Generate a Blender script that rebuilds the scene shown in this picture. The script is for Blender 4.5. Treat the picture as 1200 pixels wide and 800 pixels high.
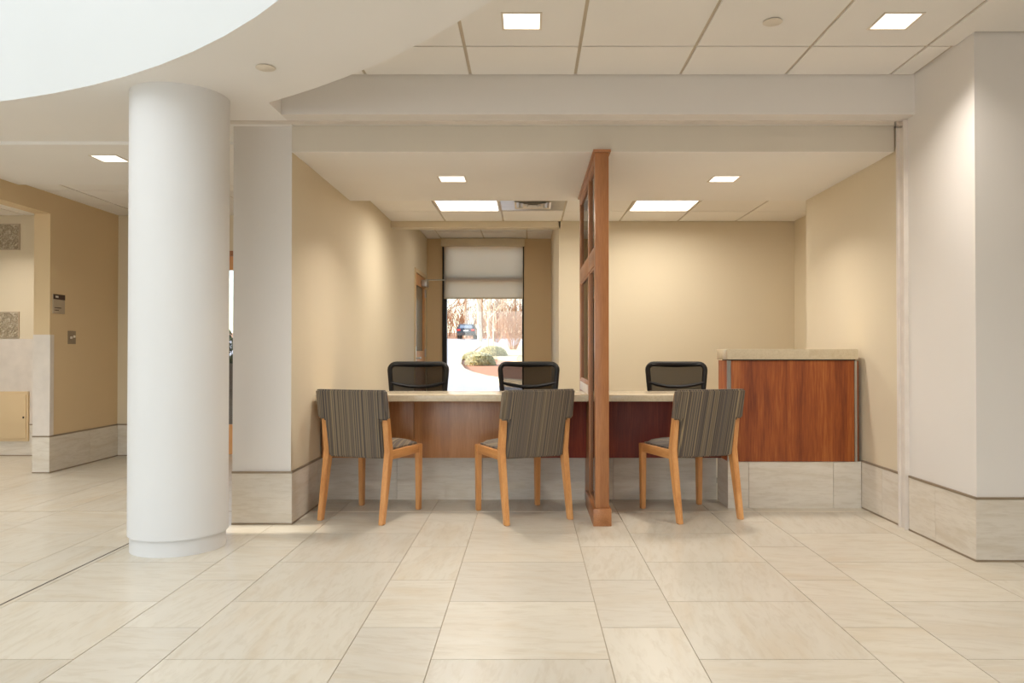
import bpy, bmesh, math, random
from mathutils import Vector, Matrix

for o in list(bpy.data.objects):
    bpy.data.objects.remove(o)
SC = bpy.context.scene
COL = SC.collection
R = math.radians
random.seed(7)

# ------------------------------------------------------------------ camera
EYE = 1.05
cam_d = bpy.data.cameras.new('camera')
cam = bpy.data.objects.new('camera', cam_d)
COL.objects.link(cam)
cam_d.sensor_width = 36.0
cam_d.lens = 36.0 * 905 / 1200
PITCH = 0.6
cam.location = (0, 0, EYE)
cam.rotation_euler = (R(90 + PITCH), 0, 0)
cam_d.shift_x = -20 / 1200
cam_d.shift_y = (12 - 905 * math.tan(R(PITCH))) / 1200
cam_d.clip_end = 500
SC.camera = cam

# ------------------------------------------------------------------ world, sun, big lights, exposure
w = bpy.data.worlds.new('sky')
SC.world = w
w.use_nodes = True
wn = w.node_tree.nodes
sky = wn.new('ShaderNodeTexSky')
sky.sky_type = 'NISHITA'
sky.sun_disc = False
sky.sun_elevation = R(32)
sky.sun_rotation = R(-95)
wn['Background'].inputs[1].default_value = 0.50
w.node_tree.links.new(sky.outputs[0], wn['Background'].inputs[0])

SUN_EL = 16.5
sd = bpy.data.lights.new('sun', 'SUN')
sd.energy = 9.0
sd.angle = R(0.6)
sd.color = (1.0, 0.93, 0.82)
so = bpy.data.objects.new('sun', sd)
COL.objects.link(so)
sun_dir = Vector((math.cos(R(SUN_EL)), 0.035, -math.sin(R(SUN_EL)))).normalized()   # travelling to +X
so.rotation_euler = (-sun_dir).to_track_quat('Z', 'Y').to_euler()
so.location = (-30, 4, 10)


def area(name, loc, rot, sx, sy, power, color, shape='RECTANGLE', spread=180):
    d = bpy.data.lights.new(name, 'AREA')
    d.energy = power
    d.color = color
    d.shape = shape
    d.size = sx
    if shape in ('RECTANGLE', 'ELLIPSE'):
        d.size_y = sy
    d.spread = R(spread)
    o = bpy.data.objects.new(name, d)
    COL.objects.link(o)
    o.location = loc
    o.rotation_euler = rot
    return o


DAY = (0.92, 0.96, 1.0)
WARM = (1.0, 0.92, 0.83)
# rotunda skylight glazing and an unseen fill lamp added behind the camera
area('rotunda_skylight', (-4.2, 0.09, 5.9), (0, 0, 0), 8.4, 8.4, 300, DAY, 'DISK')
area('lobby_front_fill', (-3.2, -5.8, 1.4), (R(90), 0, 0), 6.5, 2.2, 92, (0.90, 0.94, 1.0))

SC.view_settings.view_transform = 'Standard'
SC.view_settings.look = 'None'
SC.view_settings.exposure = 0.24
SC.view_settings.gamma = 1.0
SC.view_settings.use_curve_mapping = False
SC.cycles.max_bounces = 12
SC.cycles.diffuse_bounces = 8
SC.cycles.sample_clamp_indirect = 6.0
SC.cycles.use_denoising = True


# ------------------------------------------------------------------ materials
def srgb(r, g, b):
    f = lambda c: (c / 255 / 12.92) if c / 255 <= 0.04045 else ((c / 255 + 0.055) / 1.055) ** 2.4
    return (f(r), f(g), f(b), 1.0)


class Mat:
    def __init__(s, name, rough=0.6, metal=0.0, spec=0.5):
        s.m = bpy.data.materials.new(name)
        s.m.use_nodes = True
        s.nt = s.m.node_tree
        s.b = s.nt.nodes['Principled BSDF']
        s.b.inputs['Roughness'].default_value = rough
        s.b.inputs['Metallic'].default_value = metal
        s.b.inputs['Specular IOR Level'].default_value = spec

    def n(s, t, **kw):
        nd = s.nt.nodes.new(t)
        for k, v in kw.items():
            setattr(nd, k, v)
        return nd

    def l(s, a, b):
        s.nt.links.new(a, b)

    def coords(s, scale=(1, 1, 1), rot=(0, 0, 0), space='Object', rand=0.0):
        tc = s.n('ShaderNodeTexCoord')
        src = tc.outputs[space]
        if rand:
            oi = s.n('ShaderNodeObjectInfo')
            ml = s.n('ShaderNodeMath', operation='MULTIPLY')
            ml.inputs[1].default_value = rand
            s.l(oi.outputs['Random'], ml.inputs[0])
            ad = s.n('ShaderNodeVectorMath', operation='ADD')
            s.l(src, ad.inputs[0])
            s.l(ml.outputs[0], ad.inputs[1])
            src = ad.outputs[0]
        mp = s.n('ShaderNodeMapping')
        mp.inputs['Scale'].default_value = scale
        mp.inputs['Rotation'].default_value = rot
        s.l(src, mp.inputs[0])
        return mp.outputs[0]

    def noise(s, vec, scale, detail=3, rough=0.5, dist=0.0):
        nz = s.n('ShaderNodeTexNoise')
        nz.inputs['Scale'].default_value = scale
        nz.inputs['Detail'].default_value = detail
        nz.inputs['Roughness'].default_value = rough
        nz.inputs['Distortion'].default_value = dist
        s.l(vec, nz.inputs['Vector'])
        return nz.outputs[0]

    def ramp(s, fac, stops):
        cr = s.n('ShaderNodeValToRGB')
        e = cr.color_ramp.elements
        while len(e) < len(stops):
            e.new(0.5)
        for i, (p, c) in enumerate(stops):
            e[i].position = p
            e[i].color = c
        s.l(fac, cr.inputs[0])
        return cr.outputs[0]

    def color(s, sock):
        s.l(sock, s.b.inputs['Base Color'])

    def bump(s, h, strength=0.1, dist=0.01):
        bp = s.n('ShaderNodeBump')
        bp.inputs['Strength'].default_value = strength
        bp.inputs['Distance'].default_value = dist
        s.l(h, bp.inputs['Height'])
        s.l(bp.outputs[0], s.b.inputs['Normal'])


def mul(c, k):
    return (min(c[0] * k, 1), min(c[1] * k, 1), min(c[2] * k, 1), 1)


def paint(name, c, rough=0.75, spec=0.3, grain=0.03):
    m = Mat(name, rough, 0, spec)
    v = m.coords()
    f = m.noise(v, 1.3, 2)
    m.color(m.ramp(f, [(0.3, mul(c, 0.985)), (0.7, mul(c, 1.015))]))
    m.bump(m.noise(v, 260, 2), grain, 0.002)
    return m.m


def plain(name, c, rough=0.5, metal=0.0, spec=0.5, bump=0):
    m = Mat(name, rough, metal, spec)
    v = m.coords()
    m.color(m.ramp(m.noise(v, 9, 3), [(0.3, mul(c, 0.94)), (0.7, mul(c, 1.05))]))
    if bump:
        m.bump(m.noise(v, 300, 2), bump, 0.002)
    return m.m


def wood(name, dark, mid, light, along='z', rough=0.4, scale=1.0, coat=0.0, rand=7.0):
    m = Mat(name, rough)
    st = {'z': (9, 9, 0.55), 'y': (9, 0.55, 9), 'x': (0.55, 9, 9)}[along]
    v = m.coords(tuple(a * scale for a in st), rand=rand)
    f = m.noise(v, 1.6, 5, 0.6, 0.5)
    v2 = m.coords(tuple(a * scale * 4 for a in st), rand=rand)
    f2 = m.noise(v2, 5, 3, 0.6, 0.2)
    mx = m.n('ShaderNodeMath', operation='MULTIPLY_ADD')
    mx.inputs[1].default_value = 0.35
    m.l(f2, mx.inputs[0])
    sc = m.n('ShaderNodeMath', operation='MULTIPLY')
    sc.inputs[1].default_value = 0.65
    m.l(f, sc.inputs[0])
    m.l(sc.outputs[0], mx.inputs[2])
    m.color(m.ramp(mx.outputs[0], [(0.34, dark), (0.5, mid), (0.66, light)]))
    m.bump(f2, 0.04, 0.002)
    if coat:
        m.b.inputs['Coat Weight'].default_value = coat
        m.b.inputs['Coat Roughness'].default_value = 0.2
    return m.m


def stone(name, base, vein, warm, st, rough=0.35, rand=11.0, rotrand=True, amt=1.0):
    """Vein-cut limestone look: long soft streaks, each tile shifted and tinted by its own random number."""
    m = Mat(name, rough, 0, 0.4)
    tc = m.n('ShaderNodeTexCoord')
    oi = m.n('ShaderNodeObjectInfo')
    off = m.n('ShaderNodeMath', operation='MULTIPLY')
    off.inputs[1].default_value = rand
    m.l(oi.outputs['Random'], off.inputs[0])
    ad = m.n('ShaderNodeVectorMath', operation='ADD')
    m.l(tc.outputs['Object'], ad.inputs[0])
    m.l(off.outputs[0], ad.inputs[1])
    vec = ad.outputs[0]
    if rotrand:
        k = m.n('ShaderNodeMath', operation='MULTIPLY')
        k.inputs[1].default_value = 173.0
        m.l(oi.outputs['Random'], k.inputs[0])
        fr = m.n('ShaderNodeMath', operation='FRACT')
        m.l(k.outputs[0], fr.inputs[0])
        th = m.n('ShaderNodeMath', operation='GREATER_THAN')
        th.inputs[1].default_value = 0.45
        m.l(fr.outputs[0], th.inputs[0])
        an = m.n('ShaderNodeMath', operation='MULTIPLY_ADD')
        an.inputs[1].default_value = 1.25
        m.l(th.outputs[0], an.inputs[0])
        wob = m.n('ShaderNodeMath', operation='MULTIPLY')
        wob.inputs[1].default_value = 0.55
        m.l(fr.outputs[0], wob.inputs[0])
        m.l(wob.outputs[0], an.inputs[2])
        vr = m.n('ShaderNodeVectorRotate', rotation_type='Z_AXIS')
        m.l(vec, vr.inputs['Vector'])
        m.l(an.outputs[0], vr.inputs['Angle'])
        vec = vr.outputs[0]
    mp = m.n('ShaderNodeMapping')
    mp.inputs['Scale'].default_value = st
    m.l(vec, mp.inputs[0])
    f = m.noise(mp.outputs[0], 1.0, 4, 0.55, 0.9)
    mp2 = m.n('ShaderNodeMapping')
    mp2.inputs['Scale'].default_value = tuple(a * 3.2 for a in st)
    m.l(vec, mp2.inputs[0])
    g = m.noise(mp2.outputs[0], 1.4, 4, 0.65, 0.6)
    c1 = m.ramp(f, [(0.3, warm), (0.5, base), (0.72, mul(base, 1.05))])
    mx = m.n('ShaderNodeMix', data_type='RGBA')
    r2 = m.ramp(g, [(0.36, (0.55 * amt,) * 3 + (1,)), (0.52, (0.0, 0.0, 0.0, 1))])
    m.l(r2, mx.inputs[0])
    m.l(c1, mx.inputs[6])
    mx.inputs[7].default_value = vein
    # per-tile tint
    tint = m.ramp(oi.outputs['Random'], [(0.0, (0.94, 0.935, 0.93, 1)), (1.0, (1.03, 1.02, 1.0, 1))])
    mu = m.n('ShaderNodeMix', data_type='RGBA', blend_type='MULTIPLY')
    mu.inputs[0].default_value = 1.0
    m.l(mx.outputs[2], mu.inputs[6])
    m.l(tint, mu.inputs[7])
    m.color(mu.outputs[2])
    m.bump(g, 0.03, 0.003)
    return m.m


def emit(name, c, strength):
    m = bpy.data.materials.new(name)
    m.use_nodes = True
    b = m.node_tree.nodes['Principled BSDF']
    b.inputs['Base Color'].default_value = (0.9, 0.9, 0.9, 1)
    b.inputs['Emission Color'].default_value = c
    b.inputs['Emission Strength'].default_value = strength
    return m


def glass(name, tint=(1, 1, 1, 1), rough=0.0):
    """Thin architectural glass: clear body plus Fresnel reflection."""
    m = bpy.data.materials.new(name)
    m.use_nodes = True
    nt = m.node_tree
    nt.nodes.clear()
    out = nt.nodes.new('ShaderNodeOutputMaterial')
    tr = nt.nodes.new('ShaderNodeBsdfTransparent')
    tr.inputs[0].default_value = tint
    gl = nt.nodes.new('ShaderNodeBsdfGlossy')
    gl.inputs['Roughness'].default_value = rough
    fr = nt.nodes.new('ShaderNodeFresnel')
    fr.inputs[0].default_value = 1.5
    mx = nt.nodes.new('ShaderNodeMixShader')
    nt.links.new(fr.outputs[0], mx.inputs[0])
    nt.links.new(tr.outputs[0], mx.inputs[1])
    nt.links.new(gl.outputs[0], mx.inputs[2])
    nt.links.new(mx.outputs[0], out.inputs[0])
    return m


def sheer(name, c, alpha, rough=0.8):
    m = Mat(name, rough, 0, 0.2)
    nt = m.nt
    v = m.coords()
    m.color(m.ramp(m.noise(v, 120, 2), [(0.3, mul(c, 0.9)), (0.7, mul(c, 1.1))]))
    tr = m.n('ShaderNodeBsdfTransparent')
    mx = m.n('ShaderNodeMixShader')
    mx.inputs[0].default_value = alpha
    out = nt.nodes['Material Output']
    m.l(tr.outputs[0], mx.inputs[1])
    m.l(m.b.outputs[0], mx.inputs[2])
    m.l(mx.outputs[0], out.inputs[0])
    return m.m


def blind_fabric(name, c):
    m = Mat(name, 0.9, 0, 0.1)
    v = m.coords((1, 1, 1))
    m.color(m.ramp(m.noise(v, 400, 1), [(0.3, mul(c, 0.93)), (0.7, mul(c, 1.05))]))
    tl = m.n('ShaderNodeBsdfTranslucent')
    tl.inputs[0].default_value = mul(c, 1.2)
    tr = m.n('ShaderNodeBsdfTransparent')
    m1 = m.n('ShaderNodeMixShader')
    m1.inputs[0].default_value = 0.85
    m2 = m.n('ShaderNodeMixShader')
    m2.inputs[0].default_value = 0.10
    m.l(m.b.outputs[0], m1.inputs[1])
    m.l(tl.outputs[0], m1.inputs[2])
    m.l(m1.outputs[0], m2.inputs[1])
    m.l(tr.outputs[0], m2.inputs[2])
    m.l(m2.outputs[0], m.nt.nodes['Material Output'].inputs[0])
    return m.m


def stripe_fabric(name):
    m = Mat(name, 0.85, 0, 0.2)
    tc = m.n('ShaderNodeTexCoord')
    sx = m.n('ShaderNodeSeparateXYZ')
    m.l(tc.outputs['Object'], sx.inputs[0])
    oi = m.n('ShaderNodeObjectInfo')
    cb = m.n('ShaderNodeCombineXYZ')
    # stripes vary across local X only; a trace of Y keeps side faces striped too
    a = m.n('ShaderNodeMath', operation='MULTIPLY_ADD')
    a.inputs[1].default_value = 0.25
    m.l(sx.outputs[1], a.inputs[0])
    m.l(sx.outputs[0], a.inputs[2])
    m.l(a.outputs[0], cb.inputs[0])
    m.l(oi.outputs['Random'], cb.inputs[1])
    f1 = m.noise(cb.outputs[0], 27, 2, 0.7)
    f2 = m.noise(cb.outputs[0], 120, 1, 0.5)
    c1 = m.ramp(f1, [(0.30, srgb(66, 60, 58)), (0.42, srgb(100, 92, 86)), (0.48, srgb(118, 104, 86)), (0.54, srgb(80, 75, 75)), (0.62, srgb(136, 120, 96)), (0.72, srgb(78, 68, 58))])
    c2 = m.ramp(f2, [(0.40, srgb(56, 50, 48)), (0.5, srgb(100, 92, 86)), (0.62, srgb(172, 152, 118))])
    mx = m.n('ShaderNodeMix', data_type='RGBA')
    mx.inputs[0].default_value = 0.42
    m.l(c1, mx.inputs[6])
    m.l(c2, mx.inputs[7])
    m.color(mx.outputs[2])
    v = m.coords()
    m.bump(m.noise(v, 700, 2), 0.25, 0.002)
    m.b.inputs['Sheen Weight'].default_value = 0.15
    return m.m


def nubby(name):
    """Pressed art-glass square with broken highlights."""
    m = Mat(name, 0.18, 0.0, 0.8)
    v = m.coords()
    f = m.noise(v, 22, 3, 0.6, 2.2)
    m.color(m.ramp(f, [(0.3, srgb(128, 114, 92)), (0.5, srgb(176, 162, 138)), (0.72, srgb(232, 222, 202))]))
    m.bump(f, 0.9, 0.03)
    return m.m


M = {}
M['white_ceiling'] = paint('white_ceiling_paint', srgb(238, 236, 234))
M['tile_ceiling'] = paint('acoustic_panel', srgb(238, 235, 231), 0.9, 0.1, 0.15)
M['grid'] = plain('ceiling_grid_metal', srgb(196, 183, 163), 0.5)
M['offwhite'] = paint('offwhite_wall_paint', srgb(225, 221, 217))
M['cream'] = paint('cream_wall_paint', srgb(215, 203, 179))
M['header'] = paint('header_paint', srgb(214, 206, 192))
M['tan'] = paint('tan_wall_paint', srgb(214, 191, 154))
M['column'] = paint('column_paint', srgb(224, 224, 224), 0.6)
M['rotunda'] = paint('rotunda_paint', srgb(218, 221, 221), 0.8)
M['guard'] = plain('vinyl_guard', srgb(216, 208, 200), 0.45)
M['floor_tile'] = stone('floor_limestone', srgb(201, 195, 182), srgb(181, 170, 150), srgb(197, 187, 169), (1.5, 6.5, 6), 0.32, amt=0.75)
M['base_tile'] = stone('base_limestone', srgb(218, 211, 200), srgb(198, 188, 172), srgb(208, 198, 182), (2.0, 2.0, 14), 0.4, rotrand=False, amt=0.8)
M['grout'] = plain('grout', srgb(178, 164, 142), 0.9)
M['bronze'] = plain('bronze_strip', srgb(150, 134, 114), 0.4, 0.35)
M['steel'] = plain('brushed_aluminium', srgb(190, 188, 184), 0.32, 0.9)
M['chrome'] = plain('satin_chrome', srgb(200, 198, 194), 0.22, 1.0)
M['track'] = plain('track_enamel', srgb(222, 214, 206), 0.45)
M['quartz'] = stone('worktop_quartz', srgb(212, 198, 172), srgb(190, 172, 142), srgb(206, 190, 162), (20, 20, 20), 0.16, rotrand=False, amt=0.6)
M['maple'] = wood('honey_maple', srgb(190, 128, 72), srgb(214, 154, 94), srgb(228, 174, 116), 'z', 0.38, 1.2, 0.15)
M['maple_x'] = wood('honey_maple_x', srgb(190, 128, 72), srgb(214, 154, 94), srgb(228, 174, 116), 'x', 0.38, 1.2, 0.15)
M['maple_y'] = wood('honey_maple_y', srgb(190, 128, 72), srgb(214, 154, 94), srgb(228, 174, 116), 'y', 0.38, 1.2, 0.15)
M['cherry'] = wood('cherry_trim', srgb(142, 90, 50), srgb(164, 108, 64), srgb(180, 124, 80), 'z', 0.38, 1.0, 0.2)
M['cherry_y'] = wood('cherry_trim_y', srgb(142, 90, 50), srgb(164, 108, 64), srgb(180, 124, 80), 'y', 0.38, 1.0, 0.2)
M['mahogany_lit'] = wood('lit_mahogany_veneer', srgb(138, 88, 46), srgb(160, 108, 64), srgb(180, 130, 84), 'z', 0.35, 0.8, 0.2, 3.0)  # same veneer as the dark desk panels, downlight brightness put into its colour
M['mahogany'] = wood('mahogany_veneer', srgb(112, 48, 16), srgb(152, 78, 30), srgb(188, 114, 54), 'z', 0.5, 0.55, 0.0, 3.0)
M['mahogany_shaded'] = wood('shaded_mahogany_veneer', srgb(84, 20, 10), srgb(112, 36, 20), srgb(138, 60, 36), 'z', 0.5, 0.55, 0.0, 3.0)  # same veneer as the light desk panels, under-counter shade put into its colour
M['fabric'] = stripe_fabric('striped_fabric')
M['black'] = plain('black_plastic', srgb(15, 13, 12), 0.5)
M['mesh'] = sheer('black_mesh_fabric', srgb(40, 32, 24), 0.86)
M['clear'] = glass('clear_glass')
M['frosted'] = plain('grey_glass', srgb(120, 112, 96), 0.25)
M['blackframe'] = plain('black_frame', srgb(26, 22, 20), 0.5)
M['blind'] = blind_fabric('blind_fabric', srgb(226, 212, 190))
M['nubby'] = nubby('pressed_glass')
M['glow'] = emit('warm_lamp_glow', (1.0, 0.93, 0.80, 1), 1.6)
M['glow_cool'] = emit('office_lamp_glow', (1.0, 0.97, 0.90, 1), 2.2)
M['darkmetal'] = plain('dark_grey_metal', srgb(70, 60, 52), 0.45, 0.6)
M['ink'] = plain('dark_brown_ink', srgb(72, 50, 38), 0.6)
M['signgrey'] = plain('sign_face', srgb(176, 160, 138), 0.5)
M['white'] = plain('white_plastic', srgb(225, 215, 200), 0.4)
# outdoors
M['asphalt'] = plain('pale_asphalt', srgb(176, 171, 167), 0.9, bump=0.3)
M['concrete'] = plain('concrete_kerb', srgb(205, 184, 150), 0.9)
M['mulch'] = plain('red_mulch', srgb(184, 126, 86), 1.0, bump=0.6)
M['lawn'] = plain('winter_lawn', srgb(206, 180, 134), 1.0, bump=0.5)
M['shrub'] = plain('shrub_leaves', srgb(196, 186, 138), 0.8)
M['twig'] = plain('tan_twigs', srgb(172, 122, 82), 0.9)
M['bark'] = plain('pale_bark', srgb(214, 190, 160), 0.9)
M['brownbark'] = plain('brown_bark', srgb(150, 112, 80), 0.9)
M['leaflitter'] = plain('leaf_litter', srgb(180, 130, 90), 1.0)
M['carpaint'] = plain('dark_car_paint', srgb(62, 66, 70), 0.3, 0.4)
M['carglass'] = plain('car_glass', srgb(130, 140, 150), 0.08)
M['taillight'] = plain('red_lens', srgb(214, 40, 30), 0.25)
M['rubber'] = plain('tyre_rubber', srgb(28, 28, 28), 0.8)
M['darkgreen'] = plain('evergreen_leaves', srgb(48, 66, 40), 0.7)
M['charcoal'] = plain('charcoal_planter', srgb(62, 56, 54), 0.7)


# ------------------------------------------------------------------ geometry helpers
class MB:
    def __init__(s):
        s.bm = bmesh.new()

    def box(s, x0, x1, y0, y1, z0, z1, bevel=0.0, seg=2, mat=None):
        r = bmesh.ops.create_cube(s.bm, size=1.0)
        vs = r['verts']
        for v in vs:
            v.co = Vector((x0 + (v.co.x + .5) * (x1 - x0), y0 + (v.co.y + .5) * (y1 - y0), z0 + (v.co.z + .5) * (z1 - z0)))
        if bevel:
            es = list({e for v in vs for e in v.link_edges})
            r2 = bmesh.ops.bevel(s.bm, geom=es, offset=bevel, segments=seg, affect='EDGES', profile=0.6)
            vs = list({v for f in r2['faces'] for v in f.verts} | {v for v in vs if v.is_valid})
        if mat:
            for v in vs:
                v.co = mat @ v.co
        return vs

    def prism(s, poly, lo, hi, axis='z'):
        """Extrude a 2-D polygon between lo and hi along an axis (x: poly=(y,z); y: poly=(x,z); z: poly=(x,y))."""
        def P(a, b, t):
            return {'x': (t, a, b), 'y': (a, t, b), 'z': (a, b, t)}[axis]
        A = [s.bm.verts.new(P(a, b, lo)) for a, b in poly]
        B = [s.bm.verts.new(P(a, b, hi)) for a, b in poly]
        n = len(poly)
        fs = [s.bm.faces.new(A[::-1]), s.bm.faces.new(B)]
        for i in range(n):
            fs.append(s.bm.faces.new((A[i], A[(i + 1) % n], B[(i + 1) % n], B[i])))
        bmesh.ops.recalc_face_normals(s.bm, faces=fs)
        return A + B

    def tube(s, pts, rad, n=8, closed=False, cap=True):
        """Round tube through points; rad is a number or one number per point."""
        pts = [Vector(p) for p in pts]
        m = len(pts)
        rr = rad if isinstance(rad, (list, tuple)) else [rad] * m
        rings = []
        ref = None
        for i, p in enumerate(pts):
            if closed:
                t = pts[(i + 1) % m] - pts[i - 1]
            else:
                t = pts[min(i + 1, m - 1)] - pts[max(i - 1, 0)]
            t.normalize()
            if ref is None:
                ref = Vector((0, 0, 1)) if abs(t.z) < 0.9 else Vector((1, 0, 0))
            u = (ref - t * ref.dot(t)).normalized()
            ref = u
            v = t.cross(u)
            rings.append([s.bm.verts.new(p + (u * math.cos(a) + v * math.sin(a)) * rr[i]) for a in [2 * math.pi * k / n for k in range(n)]])
        for i in range(m if closed else m - 1):
            a, b = rings[i], rings[(i + 1) % m]
            for k in range(n):
                s.bm.faces.new((a[k], a[(k + 1) % n], b[(k + 1) % n], b[k]))
        if cap and not closed:
            s.bm.faces.new(rings[0][::-1])
            s.bm.faces.new(rings[-1])

    def lathe(s, prof, n=32, c=(0, 0), cap=True):
        rings = [[s.bm.verts.new((c[0] + r * math.cos(2 * math.pi * k / n), c[1] + r * math.sin(2 * math.pi * k / n), z)) for k in range(n)] for r, z in prof]
        for a, b in zip(rings, rings[1:]):
            for k in range(n):
                s.bm.faces.new((a[k], a[(k + 1) % n], b[(k + 1) % n], b[k]))
        if cap:
            s.bm.faces.new(rings[0][::-1])
            s.bm.faces.new(rings[-1])

    def fill(s, loops, z):
        es = []
        for lp in loops:
            vs = [s.bm.verts.new((x, y, z)) for x, y in lp]
            es += [s.bm.edges.new((vs[i], vs[(i + 1) % len(vs)])) for i in range(len(vs))]
        bmesh.ops.triangle_fill(s.bm, edges=es, use_beauty=True)

    def build(s, name, mat, parent=None, smooth=False, loc=None):
        bmesh.ops.recalc_face_normals(s.bm, faces=s.bm.faces)
        me = bpy.data.meshes.new(name)
        s.bm.to_mesh(me)
        s.bm.free()
        me.materials.append(M[mat] if isinstance(mat, str) else mat)
        if smooth:
            for p in me.polygons:
                p.use_smooth = True
            if smooth != 'all':
                me.set_sharp_from_angle(angle=R(40))
        o = bpy.data.objects.new(name, me)
        COL.objects.link(o)
        if parent:
            o.parent = parent
        if loc:
            o.location = loc
        return o


def tag(o, label=None, cat=None, group=None, kind=None):
    if label: o['label'] = label
    if cat: o['category'] = cat
    if group: o['group'] = group
    if kind: o['kind'] = kind
    return o


def thing(name, label, cat, loc=(0, 0, 0), rz=0.0, group=None):
    o = bpy.data.objects.new(name, None)
    COL.objects.link(o)
    o.location = loc
    o.rotation_euler = (0, 0, rz)
    return tag(o, label, cat, group)


def box(name, mat, x0, x1, y0, y1, z0, z1, parent=None, bevel=0.0, smooth=False, seg=2):
    m = MB()
    m.box(x0, x1, y0, y1, z0, z1, bevel, seg)
    return m.build(name, mat, parent, smooth or bool(bevel))


def struct(o):
    o['kind'] = 'structure'
    return o


def copy_tree(o, parent=None):
    c = o.copy()
    COL.objects.link(c)
    if parent:
        c.parent = parent
    for ch in list(o.children):
        copy_tree(ch, c)
    return c


# ------------------------------------------------------------------ key planes
XL = -1.443        # left face line of the alcove
XR = 2.235         # right wall line
YF = 4.716         # header / pier front plane
YBK = 4.48         # bulkhead front plane
YS = 6.26          # back edge of the alcove soffit
YW = 8.10          # alcove back wall
YH = 11.0          # far window wall
Z_TILE = 2.66
Z_LOW = 2.43
Z_SOF = 2.275
Z_OFF = 2.42
CX, CY, RI, RO = -4.2, 0.086, 4.354, 5.005

# ------------------------------------------------------------------ floor
floor = struct(box('floor', 'grout', -9.0, 6.2, -6.0, 11.2, -0.12, -0.0035))
tile_mesh = {}


def tile_piece(wd, ln, mat, parent, x, y, z=0.0, name='tile'):
    key = (round(wd, 3), round(ln, 3), mat)
    if key not in tile_mesh:
        m = MB()
        g = 0.0017
        m.box(-wd / 2 + g, wd / 2 - g, -ln / 2 + g, ln / 2 - g, -0.010, 0.0)
        o = m.build(name, mat, parent)
        tile_mesh[key] = o.data
    else:
        o = bpy.data.objects.new(name, tile_mesh[key])
        COL.objects.link(o)
        o.parent = parent
    o.location = (x, y, z)
    return o


cols = []
x = -0.335
cols_x = []
xx = -0.335 - 0.915 * 6
wide = True
while xx < 5.2:
    cols_x.append((xx, 0.61 if wide else 0.305, wide))
    xx += 0.61 if wide else 0.305
    wide = not wide
rest = MB()
for (x0, wd, wide) in cols_x:
    y0 = 2.648 - 0.61 * 14 - (0 if wide else 0.305)
    while y0 < 11:
        y1 = y0 + 0.61
        xm, ym = x0 + wd / 2, y0 + 0.305
        # inside the seen floor?
        near = (x0 < 0.66 * (y1 + 0.9) + 0.2) and (x0 + wd > -0.70 * (y1 + 0.9) - 0.2) and y1 > 2.2 and y0 < 7.8
        hid = (x0 > XR + 0.05 and y0 > 3.9) or (x0 + wd > XL - .3 and y0 > 5.6) or (x0 > XL - .42 and x0 + wd < XL and y0 > YF)
        if near and not hid:
            a, b = x0, x0 + wd
            tile_piece(wd, 0.61, 'floor_tile', floor, xm, ym)
        elif -8.9 < x0 and x0 + wd < 6.1 and y0 > -5.9 and y1 < 11:
            g = 0.0017
            rest.box(x0 + g, x0 + wd - g, y0 + g, y1 - g, -0.010, 0.0)
        y0 = y1
o = rest.build('tile_field', 'floor_tile', floor)
o['kind'] = 'stuff'
box('expansion_strip', 'white', XL, XR, 5.081, 5.095, -0.002, 0.0012, floor)
box('expansion_strip', 'grout', -9.0, XL - .367, 5.083, 5.093, -0.002, 0.0012, floor)
box('expansion_strip', 'darkmetal', -2.197, -2.189, -5.9, 5.083, -0.002, 0.0008, floor)

# ------------------------------------------------------------------ rotunda, low ceiling, tiled ceiling
N = 96


def circ(r, n=N, rev=False):
    p = [(CX + r * math.cos(2 * math.pi * k / n), CY + r * math.sin(2 * math.pi * k / n)) for k in range(n)]
    return p[::-1] if rev else p


a_top = math.acos((XL - CX) / RO)
arc = []
na = 60
for k in range(na + 1):
    a = a_top + (-math.pi / 2 - a_top) * k / na
    arc.append((CX + RO * math.cos(a), CY + RO * math.sin(a)))
outline = [(XL, YBK)] + arc + [(-9.0, CY - RO), (-9.0, 5.06), (XL - 0.36, 5.06), (XL - 0.36, YF + 0.01), (XL, YF + 0.01)]
m = MB()
m.fill([outline, circ(RI)], Z_LOW)
for lp in (outline,):       # step faces up to the tiled ceiling
    for i in range(len(lp) - 1):
        a, b = lp[i], lp[i + 1]
        vs = [m.bm.verts.new(p) for p in ((a[0], a[1], Z_LOW), (b[0], b[1], Z_LOW), (b[0], b[1], 2.7), (a[0], a[1], 2.7))]
        m.bm.faces.new(vs)
bmesh.ops.remove_doubles(m.bm, verts=m.bm.verts, dist=0.0005)
struct(m.build('ceiling', 'white_ceiling'))
m = MB()
lp = circ(RI)
ring = []
for z in (Z_LOW, 3.2, 4.0, 5.0, 6.0):
    ring.append([m.bm.verts.new((x, y, z)) for x, y in lp])
for a, b in zip(ring, ring[1:]):
    for k in range(N):
        m.bm.faces.new((a[k], a[(k + 1) % N], b[(k + 1) % N], b[k]))
struct(m.build('wall_rotunda', 'rotunda', None, 'all'))
m = MB()
m.fill([circ(RI + 0.1)], 5.995)
struct(m.build('ceiling_rotunda', 'white_ceiling'))

# roof deck above everything
m = MB()
m.fill([[(-9.2, -6.2), (6.4, -6.2), (6.4, 11.3), (-9.2, 11.3)], circ(RI + 0.03, 48)], 3.0)
struct(m.build('roof', 'white_ceiling'))

m = MB()
m.fill([[(XL, YBK + .05)] + arc + [(-9.0, CY - RO), (-9.0, -5.95), (6.2, -5.95), (6.2, YBK + .05)]], Z_TILE + 0.009)
ct = struct(m.build('ceiling_tiled', 'grid'))
cpanel = {}


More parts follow.
